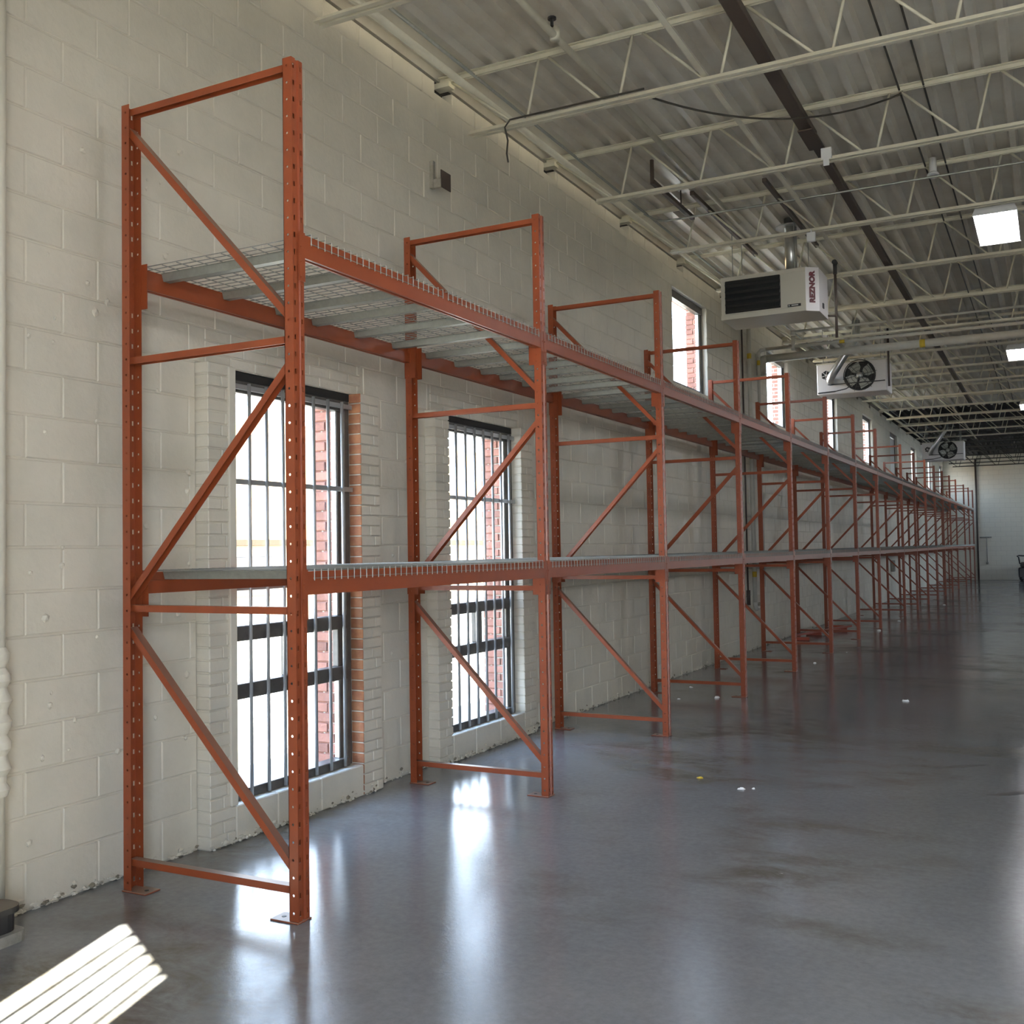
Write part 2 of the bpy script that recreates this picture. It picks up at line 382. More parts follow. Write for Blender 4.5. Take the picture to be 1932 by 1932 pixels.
# paint drips, filled fixing holes and chips on the near wall
rb = random.Random(3); chips = MB()
for i in range(70):
    y, z = rb.uniform(-0.6, 0.65), rb.uniform(0.25, 3.9)
    if i > 50: y, z = rb.uniform(2.4, 3.05), rb.uniform(0.2, 2.6)
    r = rb.uniform(0.009, 0.022); bm = bmesh.new(); bmesh.ops.create_icosphere(bm, subdivisions=1, radius=r); k = len(chips.v); bm.verts.index_update()
    chips.v += [(WX+v.co.x*0.7, y+v.co.y*rb.uniform(.7, 1.3), z+v.co.z*rb.uniform(.8, 1.4)) for v in bm.verts]
    chips.f += [tuple(k+v.index for v in f.verts) for f in bm.faces]; chips.m += [0]*len(bm.faces); bm.free()
stuff(obj('paint_lumps', chips.mesh('paint_lumps', M['block']), wall_left))
# crumbling dirty foot of the wall
crumb = MB(); crumb2 = [MB(), MB()]
CRM = [M['block'], mat('wall_grime', (0.24, 0.215, 0.165), 0.9)]
for i in range(900):
    y = rb.uniform(-1.0, 18) if i % 3 else rb.uniform(-1.0, 6)
    xw = -1.168 if any(a-0.2 < y < b+0.22 for a, b in LOWER) else WX+0.002
    r = rb.uniform(0.004, 0.016); bm = bmesh.new(); bmesh.ops.create_icosphere(bm, subdivisions=1, radius=r); k = len(crumb.v); bm.verts.index_update()
    crumb_ = crumb
    for q_, (a_, b_) in enumerate(LOWER):
        if a_-0.2 < y < b_+0.22: crumb_ = crumb2[q_]
    k = len(crumb_.v)
    zc = abs(rb.gauss(0, 0.022)); mi = 1 if rb.random() < 0.22 else 0
    crumb_.v += [(xw+v.co.x*0.5+ (0.004 if zc > .02 else rb.uniform(0, .012)), y+v.co.y*rb.uniform(.6, 2.2), max(0.001, zc+v.co.z*rb.uniform(.5, 1.2))) for v in bm.verts]
    crumb_.f += [tuple(k+v.index for v in f.verts) for f in bm.faces]; crumb_.m += [mi]*len(bm.faces); bm.free()
stuff(obj('crumbled_paint', crumb.mesh('crumbled_paint', CRM), wall_left))

# brick lintel courses over the lower windows
def brick_mesh(lx, ly, lz, mats, b=0.004, side_red=None):
    m = MB().bbox(-lx/2, lx/2, -ly/2, ly/2, -lz/2, lz/2, b); me = m.mesh('brick', mats)
    return me
bcache = {}
def brick(parent, x0, x1, y0, y1, z0, z1, mt, red_face=None):
    key = (round(x1-x0, 3), round(y1-y0, 3), round(z1-z0, 3), mt, red_face)
    if key not in bcache:
        me = brick_mesh(x1-x0, y1-y0, z1-z0, [M[mt]]+([M['orange_brick']] if red_face else []))
        if red_face:
            for p in me.polygons:
                if p.normal.y < -0.5: p.material_index = 1
        bcache[key] = me
    o = obj('brick', bcache[key], parent, ((x0+x1)/2+random.uniform(-.002, .002), (y0+y1)/2, (z0+z1)/2)); return o
BC = PT/39.0   # brick course
for a, b in LOWER:
    for r in range(3):
        z0 = PT+r*CH/3; y = a-0.13-(0.1 if r % 2 else 0)
        while y < b+0.13-0.02:
            s = max(y, a-0.13); t = min(y+0.2085, b+0.13); y += 0.2085
            if t-s > 0.03: brick(wall_left, WX-0.1, WX+0.001, s+.004, t-.004, z0+.004, z0+CH/3-.004, 'block')
    obj('lintel_core', MB().box(WB, WX-0.008, a-0.13, b+0.13, PT, row(14)).mesh('lintel_core', M['block']), wall_left)

# ------------------------------------------------------------------ brick surrounds of the lower windows (trim_1..4)
PX = -1.17
ti = 1
for wi, (a, b) in enumerate(LOWER):
    for side in (0, 1):
        y0, y1 = (a-0.205, a) if side == 0 else (b, b+0.225)
        t = struct(obj('trim_%d' % ti, MB().box(WB, PX-0.008, y0+0.006, y1-0.006, 0, PT-0.004).mesh('trim_%d' % ti, M['mortar' if (side and wi == 0) else 'block']))); ti += 1
        red = (side == 1 and wi == 0)
        for r in range(39):
            z0, z1 = BC*r+0.004, BC*(r+1)-0.004
            cuts = [y0, y1] if r % 3 == 2 else ([y0, y0+0.105, y1] if r % 2 else [y0, y0+0.155, y1] if side else [y0, y1-0.07, y1])
            for s, q in zip(cuts, cuts[1:]):
                brick(t, PX-0.1, PX+0.001, s+(.003 if s > y0 else 0), q-(.003 if q < y1 else 0), z0, z1, 'block', 'r' if (red and s == y0) else None)
            if side == 0: pass
    # knee-high sill of blocks between the two surrounds
    sill = struct(obj('trim_%d' % ti, MB().box(WB, PX-0.006, a, b, 0, 0.198).mesh('trim_%d' % ti, M['block']))); ti += 1
    stuff(obj('crumbled_paint', crumb2[wi].mesh('crumbled_paint', CRM), sill))
    ys = [a, a+0.36, a+0.78, b]
    for s, q in zip(ys, ys[1:]): obj('concrete_block', MB().bbox(-1.35, PX, s+.004, q-.004, 0.0, 0.205, 0.006).mesh('concrete_block', M['block']), sill)
# board on the left jamb of the first window
struct(obj('trim_%d' % ti, MB().bbox(-1.26, PX+0.014, 0.842, 0.896, 0.212, PT-0.015, 0.003).mesh('trim_board', M['trim']))); ti += 1

# red brick outer reveals seen through the glass (right-hand sides)
def reveal(y, z0, z1, n):
    t = struct(obj('trim_%d' % n, MB().box(WO-0.01, -1.335, y+0.004, y+0.06, z0, z1).mesh('reveal_mortar', M['mortar'])))
    k = int((z1-z0)/0.0695)
    for r in range(k):
        za = z0+r*0.0695
        cuts = [WO-0.014, -1.335] if r % 2 == 0 else [WO-0.014, WO+0.098, -1.335]
        if r % 2 == 0: cuts = [WO-0.014, WO+0.155, -1.335]
        for s, q in zip(cuts, cuts[1:]): brick(t, s+.004, q-.004, y-0.012, y+0.05, za+.005, za+.0645, 'red_brick')
reveal(2.13, 0.19, 2.72, ti); ti += 1
reveal(4.55, 0.19, 2.72, ti); ti += 1
reveal(10.62, UPZ[0], UPZ[1], ti); ti += 1

# ------------------------------------------------------------------ windows
FX0, FX1 = -1.33, -1.265
def bars(x0, x1, y0, y1, z0, z1, b=0.004): return MB().bbox(x0, x1, y0, y1, z0, z1, b)
for wi, (a, b) in enumerate(LOWER):
    w_ = struct(obj('window_%d' % (wi+1), MB().box(FX0, FX1, a, b, PT-0.055, PT-0.005).mesh('head_packing', M['dark'])))
    def fp(name, y0, y1, z0, z1, x0=FX0, x1=FX1, mt='frame'): return obj(name, bars(x0, x1, y0, y1, z0, z1).mesh(name, M[mt]), w_)
    fp('stile', a+.002, a+.05, .205, PT-.055); fp('stile', b-.055, b-.002, .205, PT-.055)
    fp('head_rail', a+.05, b-.055, PT-.13, PT-.055); fp('sill_rail', a+.05, b-.055, .205, .262, FX0-.01, FX1+.025)
    fp('transom', a+.05, b-.055, 1.125, 1.215, FX0, FX1+.012); fp('transom', a+.05, b-.055, .785, .875, FX0, FX1+.012)
    mid = (a+b)/2
    fp('mullion', mid-.035, mid+.035, .875, 1.125)
    fp('sash_stile', b-.125, b-.055, 1.215, PT-.13, FX0+.01, FX1-.01, 'frame' if wi else 'frame'); fp('sash_stile', b-.115, b-.055, .262, .785, FX0+.01, FX1-.012)
    fp('sash_stile', b-.14, b-.055, .875, 1.125, FX0+.01, FX1-.006); fp('sash_stile', a+.05, a+.10, .875, 1.125, FX0+.01, FX1-.006)
    fp('glazing_bead', b-.137, b-.125, 1.215, PT-.13, FX0+.012, FX1-.012, 'alu'); fp('glazing_bead', b-.127, b-.115, .262, .785, FX0+.012, FX1-.014, 'alu')
    for y0, y1, z0, z1 in ((a+.05, b-.13, 1.215, PT-.13), (a+.10, mid-.035, .875, 1.125), (mid+.035, b-.14, .875, 1.125), (a+.05, b-.12, .262, .785)):
        obj('pane', MB().box(-1.303, -1.298, y0, y1, z0, z1).mesh('pane', M['glass']), w_)
    # security grille
    ys = [a+0.195+0.152*i for i in range(7)]
    for y in ys: obj('security_bar', MB().tube((-1.225, y, .215), (-1.225, y, PT-.075), .0112, 8).mesh('security_bar', M['bar'], True), w_)
    for z in (1.44, 2.065, PT-.10): obj('security_rail', bars(-1.238, -1.230, a+.01, b-.01, z-.016, z+.016, .002).mesh('security_rail', M['bar']), w_)
for ui, (a, b) in enumerate(UPPER):
    z0, z1 = UPZ
    w_ = struct(obj('window_%d' % (ui+3), MB().box(-1.40, -1.325, a, b, z1-.10, z1).mesh('head_rail', M['frame'])))
    def fp(name, y0, y1, z0, z1, x0=-1.395, x1=-1.33, mt='frame'): return obj(name, bars(x0, x1, y0, y1, z0, z1).mesh(name, M[mt]), w_)
    fp('stile', a, a+.05, z0, z1-.10); fp('stile', b-.055, b, z0, z1-.10); fp('sill_rail', a+.05, b-.055, z0, z0+.05)
    fp('sash_stile', b-.13, b-.055, z0+.05, z1-.10, -1.39, -1.345, 'alu')
    obj('pane', MB().box(-1.372, -1.367, a+.05, b-.13, z0+.05, z1-.10).mesh('pane', M['glass']), w_)
    if ui == 4: obj('blind', MB().bbox(-1.355, -1.345, a+.2, b-.05, z0+.03, z1-.12, .002).mesh('blind', M['paper']), w_)

# ------------------------------------------------------------------ far, right and back walls
struct(obj('wall_far', MB().box(-1.6, XR+.2, YF, YF+.25, 0, 5.6).mesh('wall_far', M['blockwall'])))
RH = [(31.0, 34.0, 3.0, 5.1), (36.0, 39.0, 3.0, 5.1), (41.0, 44.5, 2.6, 5.1)]
rw = MB()
for a, b, p, q in decompose(-11.2, YF, 0, 5.6, RH): rw.box(XR, XR+.25, a, b, p, q)
wr = struct(obj('wall_right', rw.mesh('wall_right', M['blockwall'])))
nwin = len(UPPER)+3
for a, b, p, q in RH:
    f = MB()
    for t in ((a, a+.06, p, q), (b-.06, b, p, q), (a, b, p, p+.06), (a, b, q-.06, q), ((a+b)/2-.03, (a+b)/2+.03, p, q)): f.box(XR+.1, XR+.16, *t)
    w_ = struct(obj('window_%d' % nwin, f.mesh('frame', M['frame']))); nwin += 1
    obj('pane', MB().box(XR+.128, XR+.132, a+.05, b-.05, p+.05, q-.05).mesh('pane', M['glass']), w_)
# angled back wall (behind the camera) with a barred window and an open loading door
ADDED_DOOR = (3.1, 8.6, 0.0, 4.0); BWIN = (0.0, 0.85, 2.1, 4.21)
bw = MB()
for a, b, p, q in decompose(-2.6, 14.6, 0, 5.6, [ADDED_DOOR, BWIN]): bw.box(a, b, -0.12, 0.0, p, q)
wb = struct(obj('wall_back', bw.mesh('wall_back', M['blockwall']), None, P0, (0, 0, ang)))
f = MB(); a, b, p, q = BWIN
for t in ((a, a+.03, p, q), (b-.03, b, p, q), (a, b, p, p+.03), (a, b, q-.03, q)): f.box(t[0], t[1], -.11, -.07, t[2], t[3])
w_ = struct(obj('window_%d' % nwin, f.mesh('frame', M['frame']), None, P0, (0, 0, ang)))
for i in range(5): obj('security_bar', MB().tube((a+.055+.125*(i+1), -.03, p), (a+.055+.125*(i+1), -.03, q), .017, 8).mesh('security_bar', M['bar'], True), w_)
obj('pane', MB().box(a+.02, b-.02, -.092, -.088, p+.02, q-.02).mesh('pane', M['glass']), w_)
# the added door, out of view, rolled up: drum above the opening
struct(obj('added_door_1', MB().tube((3.0, .25, 4.3), (8.7, .25, 4.3), .22, 20).mesh('added_door_drum', M['flue'], True), None, P0, (0, 0, ang)))

# ------------------------------------------------------------------ ceiling: fluted deck in sheets
FP = 0.197
def deck_sheet_mesh(n, mt, ln):
    pr = []
    for i in range(n):
        x = i*FP; pr += [(x, 0.062), (x+0.100, 0.062), (x+0.121, 0.0), (x+0.172, 0.0), (x+0.193, 0.062)]
    pr.append((n*FP, 0.062)); m = MB()
    m.prism(pr, 'y', 0, ln, closed=False); m.prism([(x, z+0.004) for x, z in reversed(pr)], 'y', 0, ln, closed=False)
    return m.mesh('deck_sheet', M[mt])
NFL = 5; SW = NFL*FP; YS = 28.2
roof = struct(obj('ceiling', MB().prism([(-1.62, ybw(-1.62)-.2), (XR+.25, ybw(XR+.25)-.2), (XR+.25, YF+.25), (-1.62, YF+.25)], 'z', RZ+.075, RZ+.175).mesh('ceiling', M['deck_dark'])))
sheets = {}
for mt, y0, y1 in (('deck', None, -0.5), ('deck', -0.5, 11.5), ('deck', 11.5, 20.0), ('deck', 20.0, YS), ('deck_dark', YS, 37.0), ('deck_dark', 37.0, YF)):
    me = deck_sheet_mesh(NFL, mt, 1.0); x = -1.50
    while x < XR-0.1:
        ya = y0 if y0 is not None else ybw(x+SW/2)-.1
        o = obj('deck_sheet', me, roof, (x, ya, RZ)); o.scale = (1, y1-ya, 1); x += SW
# black plate over the wall head, the gap's shade put into its colour
struct(obj('trim_%d' % ti, MB().box(-1.47, -1.36, YB, YF, 5.24, RZ+.074).mesh('wall_head_shade', M['dark']))); ti += 1

# ------------------------------------------------------------------ open-web steel joists
JX1 = XR-0.02; ZB, ZT = 4.95, 5.43
def angle_pair(z, up, x0, x1, s=0.038, g=0.012):
    """two back-to-back angles with a gap between"""
    m = MB(); t = 0.006
    for sg in (-1, 1):
        if up: pr = [(sg*g, z), (sg*(g+s), z), (sg*(g+s), z-t), (sg*(g+t), z-t), (sg*(g+t), z-s), (sg*g, z-s)]
        else: pr = [(sg*g, z), (sg*(g+s), z), (sg*(g+s), z+t), (sg*(g+t), z+t), (sg*(g+t), z+s), (sg*g, z+s)]
        m.prism(pr, 'x', x0, x1)
    return m
top_me = {}; bot_me = {}; rodv = {}; rodd = {}
for k in ('joist', 'joist_dark'):
    top_me[k] = angle_pair(RZ-.001, True, -1.30, JX1).mesh('top_chord', M[k])
    bot_me[k] = angle_pair(ZB, False, 0, JX1+.8).mesh('bottom_chord', M[k])
    rodv[k] = MB().tube((-.04, 0, 5.435), (-.155, 0, ZB+.02), .011, 6).mesh('web_rod', M[k], True)
    rodd[k] = MB().tube((.04, 0, 5.435), (.51, 0, ZB+.02), .011, 6).mesh('web_rod', M[k], True)
endrod = {k: MB().tube((-1.20, 0, 5.43), (-.62, 0, ZB+.02), .011, 6).mesh('web_rod', M[k], True) for k in ('joist', 'joist_dark')}
ENDS = {0: -0.99, 1: -1.03, 2: -0.78, 3: -0.72, 4: -0.78}
JY = [1.475+2.005*i for i in range(-4, 23)]; JN2 = {}
for i, y in enumerate(JY):
    if y > YF-0.3 or y < -3.4: continue
    k = 'joist' if y < 33 else 'joist_dark'; n = i-4
    if y < 0.5: lab = 'cream open-web steel roof joist overhead %s of the first rack' % ('just short' if n == -1 else 'well short')
    else: lab = 'open-web steel roof joist, %s counting from the top left corner, %s' % (ORD[n], 'painted cream' if k == 'joist' else 'dark, under the black roof')
    t = thing('roof_joist', lab, 'joist', (0, y, 0), 0, 'open-web joists under the roof deck')
    obj('top_chord', top_me[k], t)
    obj('bottom_chord', bot_me[k], t, (ENDS.get(n, -0.80+0.05*math.sin(n*3)), 0, 0))
    if y > 0.5: obj('web_rod', endrod[k], t)
    for j in range(16):
        x = -0.375+0.772*j
        if x > XR-0.6: break
        obj('web_rod', rodv[k], t, (x, 0, 0)); obj('web_rod', rodd[k], t, (x, 0, 0))
    obj('bearing_seat', MB().box(-1.34, -1.20, -.045, .045, 5.385, RZ-.04).mesh('bearing_seat', M[k]), t)
# dark brown strip running the length of the hall
o = tag(obj('strut_channel', MB().bbox(1.145, 1.255, -3.6, 5.7, 5.26, 5.32, .004).mesh('strut', M['brown_steel'])), 'dark brown steel strip running along the roof between joist chords', 'strut')
obj('strut_section', MB().bbox(1.17, 1.25, 5.7, 27, 5.25, 5.31, .004).mesh('strut', M['brown_steel']), o)
obj('splice_plate', MB().bbox(1.135, 1.265, 5.45, 5.95, 5.245, 5.26, .003).mesh('splice', M['brown_steel']), o)
# bridging angles on the bottom chords, two rows
for x, lab in ((0.88, 'cream bridging angle running along the hall left of the brown strip'), (4.5, 'cream bridging angle running along the hall far right of the brown strip')):
    tag(obj('bridging_angle', MB().prism([(x, 4.995), (x+.045, 4.995), (x+.045, 4.999), (x+.004, 4.999), (x+.004, 5.04), (x, 5.04)], 'y', -3.5, 33).mesh('bridging', M['joist'])), lab, 'bridging')
# pipes and conduits under the deck along the wall
tag(obj('heating_pipe', MB().tube((-1.08, -1.2, 5.385), (-1.08, 45.5, 5.385), .03, 10).mesh('pipe', M['joist'], True)), 'cream pipe running along the top of the left wall under the roof', 'pipe')
tag(obj('steel_conduit', MB().tube((-0.985, -1.2, 5.435), (-0.985, 45.5, 5.435), .014, 8).mesh('conduit', M['galv'], True)), 'grey steel conduit beside the cream pipe along the wall head', 'conduit')
sp = thing('sprinkler_pipe', 'cream sprinkler pipe with black valve handle over the first racks', 'pipe', (-.075, 0, 5.345))
obj('pipe_run', MB().tube((0, -3.0, 0), (0, 8.0, 0), .027, 10).mesh('pipe', M['joist'], True), sp)
obj('elbow', MB().tube((0, 3.05, -.03), (0, 3.05, .06), .038, 10).mesh('elbow', M['joist'], True), sp)
h_ = obj('valve_handle', MB().tube((0, 3.0, .05), (0, 3.0, .10), .012, 8).tube((0, 3.0, .10), (0, 3.0, .115), .032, 10).mesh('handle', M['black']), sp)
for x, z, lab in ((1.98, 5.44, 'left of two thin dark conduits under the roof deck, right of the brown strip'), (2.17, 5.44, 'right of two thin dark conduits under the roof deck, right of the brown strip')):
    tag(obj('thin_conduit', MB().tube((x, -3.4, z), (x, 27.5, z), .0085, 6).mesh('conduit', M['cable'], True)), lab, 'conduit')
tag(obj('cross_conduit', MB().path([(-.78, 6.80, 5.22), (-.72, 7.0, 5.20), (-.64, 7.09, 5.20), (2.9, 7.12, 5.20), (XR-.1, 7.12, 5.20)], .011, 6).mesh('conduit', M['galv'], True)), 'thin grey conduit crossing the hall just before the fourth roof joist', 'conduit')
# loose cables
def sag(p, q, d, n=14):
    p, q = Vector(p), Vector(q); return [p.lerp(q, i/n)-Vector((0, 0, d*4*(i/n)*(1-i/n))) for i in range(n+1)]
tag(obj('hanging_cable', MB().path(sag((.45, 3.45, 5.0), (-.55, 3.45, 5.0), .0)+[Vector((-.65, 3.43, 4.99)), Vector((-.685, 3.41, 4.93)), Vector((-.66, 3.41, 4.82)), Vector((-.672, 3.41, 4.72)), Vector((-.66, 3.41, 4.65))], .0075, 6).mesh('cable', M['cable'], True)), 'dark cable laid on a joist with its end hanging down by the wall', 'cable')
tag(obj('sagging_cable', MB().path(sag((.40, 3.47, 4.985), (1.98, 5.47, 5.40), .20, 20)+[Vector((2.0, 5.49, 5.43))], .0085, 6).mesh('cable', M['cable'], True)), 'dark cable sagging between two joists under the brown strip', 'cable')
tag(obj('draped_cable', MB().path(sag((1.3, 7.9, 5.1), (3.9, 8.4, 5.3), .05, 20), .006, 6).mesh('cable', M['cable'], True)), 'thin dark cable draped behind the near lit ceiling lamp', 'cable')

# ------------------------------------------------------------------ pallet racks
HP = 3.894; DP = 1.08; PW, PDp = 0.078, 0.051
FY = [0.0, 2.562, 4.970, 7.520, 10.013, 12.541, 15.044, 17.593, 21.335, 23.851, 26.374, 28.884, 31.396, 33.917, 36.433, 40.162, 42.675, 45.201]
def plate(m, fmap, a0, a1, zs, holes, t):
    """perforated sheet. fmap(a, z, n) -> 3-D point, n = depth offset along the inward normal"""
    for z0, z1 in zs:
        zc = (z0+z1)/2; h = holes
        if h is None:
            for n in (0, t): m.quad(fmap(a0, z0, n), fmap(a1, z0, n), fmap(a1, z1, n), fmap(a0, z1, n))
            continue
        ac, hw, hh, rnd = h
        am = (a0+a1)/2
        out = [(a0, z0), (am, z0), (a1, z0), (a1, zc), (a1, z1), (am, z1), (a0, z1), (a0, zc)]
        q = 0.72 if rnd else 1.0
        inn = [(ac-hw*q, zc-hh*q), (ac, zc-hh), (ac+hw*q, zc-hh*q), (ac+hw, zc), (ac+hw*q, zc+hh*q), (ac, zc+hh), (ac-hw*q, zc+hh*q), (ac-hw, zc)]
        for n in (0, t):
            k = len(m.v); m.v += [fmap(a, z, n) for a, z in out]+[fmap(a, z, n) for a, z in inn]
            for i in range(8):
                j = (i+1) % 8; m.f.append((k+i, k+j, k+8+j, k+8+i)); m.m.append(0)
        k = len(m.v); m.v += [fmap(a, z, 0) for a, z in inn]+[fmap(a, z, t) for a, z in inn]
        for i in range(8):
            j = (i+1) % 8; m.f.append((k+i, k+j, k+8+j, k+8+i)); m.m.append(0)
def post_mesh(lips=True):
    m = MB(); T = 0.003; PIT_ = 0.0779; zs = [(i*PIT_, (i+1)*PIT_) for i in range(49)]; zs.append((49*PIT_, HP))
    mid = [(z+PIT_*0.0, z2) for z, z2 in zs]
    # flanges with round holes: near side (y=0) and far side (y=PW)
    plate(m, lambda a, z, n: (-a, n, z), 0, PDp, mid, (0.0275, 0.0062, 0.0062, True), T)
    plate(m, lambda a, z, n: (-a, PW-n, z), 0, PDp, mid, (0.0275, 0.0062, 0.0062, True), T)
    # web: two slotted bands and a recessed groove
    plate(m, lambda a, z, n: (-n, a, z), 0, 0.027, zs, (0.0145, 0.0058, 0.0115, False), T)
    plate(m, lambda a, z, n: (-n, a, z), 0.051, PW, zs, (0.0635, 0.0058, 0.0115, False), T)
    gr = [(0, 0.027), (-0.009, 0.031), (-0.009, 0.047), (0, 0.051)]
    m.prism(gr, 'z', 0, HP, closed=False); m.prism([(x-T, y) for x, y in gr], 'z', 0, HP, closed=False)
    for y in (0, PW):   # free edge lips of the flanges
        yy = (y, y+T) if y == 0 else (y-T, y)
        m.quad((-PDp, yy[0], 0), (-PDp, yy[1], 0), (-PDp, yy[1], HP), (-PDp, yy[0], HP))
    for y, s_ in ((0, 1), (PW, -1)) if lips else (): m.box(-PDp, -PDp+T, min(y, y+s_*.010), max(y, y+s_*.010), 0, HP)
    for a, b_ in ((0, T), (PW-T, PW)): m.quad((-PDp, a, HP), (0, a, HP), (0, b_, HP), (-PDp, b_, HP))
    m.quad((0, 0, HP), (0, .027, HP), (-T, .027, HP), (-T, 0, HP)); m.quad((0, .051, HP), (0, PW, HP), (-T, PW, HP), (-T, .051, HP))
    return m.mesh('post', M['orange'])
POST = post_mesh(); POST_REAR = post_mesh(False)
def channel(p0, p1, wd=0.044, ht=0.033, t=0.003):
    """inverted U brace from p0 to p1 in the x-z plane, centred on y = PW/2"""
    p0, p1 = Vector(p0), Vector(p1); d = (p1-p0).normalized(); nrm = Vector((-d.z, 0, d.x))
    if nrm.z < 0: nrm = -nrm
    h = wd/2; yc = PW/2
    pr = [(-h, -ht/2), (-h, ht/2), (h, ht/2), (h, -ht/2), (h-t, -ht/2), (h-t, ht/2-t), (-h+t, ht/2-t), (-h+t, -ht/2)]
    m = MB(); k = 0
    for p in (p0, p1): m.v += [tuple(p+nrm*b+Vector((0, yc+a, 0))) for a, b in pr]
    n = len(pr)
    for i in range(n): j = (i+1) % n; m.f.append((i, j, n+j, n+i))
    m.f.append(tuple(range(n-1, -1, -1))); m.f.append(tuple(range(n, 2*n))); m.m = [0]*len(m.f)
    return m
xa, xb = -DP+0.022, -0.022
BRH = [channel((xa, 0, z), (xb, 0, z)).mesh('horizontal_brace', M['orange']) for z in (3.862, 2.607, 1.378, 0.138)]
BRD = [channel((xa, 0, 3.775), (xb, 0, 2.69)).mesh('diagonal_brace', M['orange']), channel((xb, 0, 2.52), (xa, 0, 1.43)).mesh('diagonal_brace', M['orange']),
       channel((xa, 0, 1.275), (xb, 0, 0.205)).mesh('diagonal_brace', M['orange'])]
def foot_mesh():
    m = MB(); pr = [(-.155, -.008), (.006, -.008), (.006, .086), (-.155, .086)]
    m.bbox(-.155, .004, -.010, .088, 0, .007, .002); m.tube((-.115, .04, .007), (-.115, .04, .0085), .011, 10, 1)
    return m.mesh('base_plate', [M['orange'], M['black']])
FOOT = foot_mesh()
def make_frame(y, label):
    t = thing('upright_frame', label, 'rack frame', (0, y, 0), 0, 'upright frames of the orange pallet rack')
    obj('post', POST, t, (0, 0, 0.004)); obj('post', POST_REAR, t, (-DP, PW, 0.004), (0, 0, PI))
    obj('base_plate', FOOT, t); obj('base_plate', FOOT, t, (-DP, PW, 0), (0, 0, PI))
    for me in BRH: obj('horizontal_brace', me, t)
    for me in BRD: obj('diagonal_brace', me, t)
    return t
fr0 = make_frame(FY[0], 'orange pallet rack upright frame at the near left end of the row')
for i in range(1, 18):
    lab = 'orange upright frame at the far end of the rack row by the white end wall' if i == 17 else 'orange rack upright frame, %s from the near end of the row' % ORD[i]
    copy_tree(fr0, (0, FY[i], 0), 0, lab)

BH = 0.107; UPB, LOB = 2.988, 1.447
def beam_mesh(L):
    pr = [(0.003, 0), (0.003, BH), (-0.024, BH), (-0.024, BH-0.042), (-0.043, BH-0.042), (-0.043, 0), (-0.030, 0), (-0.026, 0.006), (-0.014, 0.006), (-0.010, 0)]
    return MB().prism(pr, 'y', -L/2, L/2).mesh('beam_tube', M['orange'])
def connector_mesh(sg):
    m = MB(); z0, z1 = -0.112, BH+0.008
    step = (z1-z0)/5
    y = 0.0
    for n, t in ((0, 0),):
        plate(m, lambda a, z, q: (-a, sg*(0.004-q), z), -0.004, 0.088, [(z0+step*i, z0+step*(i+1)) for i in range(5)], (0.03, 0.0045, 0.0045, True), 0.004)
    m.box(0.0005, 0.0045, min(sg*0.0, sg*0.040), max(sg*0.0, sg*0.040), z0, z1)
    for z in (z0+.02, z0+.09, z0+.16): m.tube((.0045, sg*.028, z), (.0075, sg*.028, z), .006, 8)
    m.box(-.088, -.0845, min(0, sg*.004), max(0, sg*.004), z0, z1)
    return m.mesh('end_connector', M['orange'])
CONP, CONM = connector_mesh(1), connector_mesh(-1)
WPT = 0.0508
def deck_meshes(L):
    n = int((L-0.03)/WPT); y0 = -n*WPT/2; m = MB(); r = 0.0027
    xf, xr = 0.0095, -DP-0.0095
    for i in range(n+1):
        y = y0+i*WPT
        m.tube((xf, y, 0.009), (xr, y, 0.009), r, 4, cap=False)
        m.tube((xf, y, 0.0115), (xf, y, -0.042), r, 4); m.tube((xr, y, 0.0115), (xr, y, -0.042), r, 4)
    for j in range(11):
        x = -0.05-j*(DP-0.1)/10; m.tube((x, y0, 0.0045), (x, -y0, 0.0045), r, 4)
    for x in (xf-.0045, xr+.0045): m.tube((x, y0, -0.032), (x, -y0, -0.032), .0022, 4)
    return m.mesh('wire_mesh', M['wire'])
def deck_channel():
    m = MB(); t = 0.0018; w0, w1, d = 0.019, 0.031, 0.038
    pr = [(-w1-.008, 0), (-w1, 0), (-w0, -d), (w0, -d), (w1, 0), (w1+.008, 0), (w1+.008, -t), (w1+t*.6, -t), (w0+t, -d-t), (-w0-t, -d-t), (-w1-t*.6, -t), (-w1-.008, -t)]
    m.prism([(y, z+0.001) for y, z in pr], 'x', -DP+0.030, -0.030); return m.mesh('support_channel', M['galv'])
CHAN = deck_channel(); dcache = {}
nb = 17
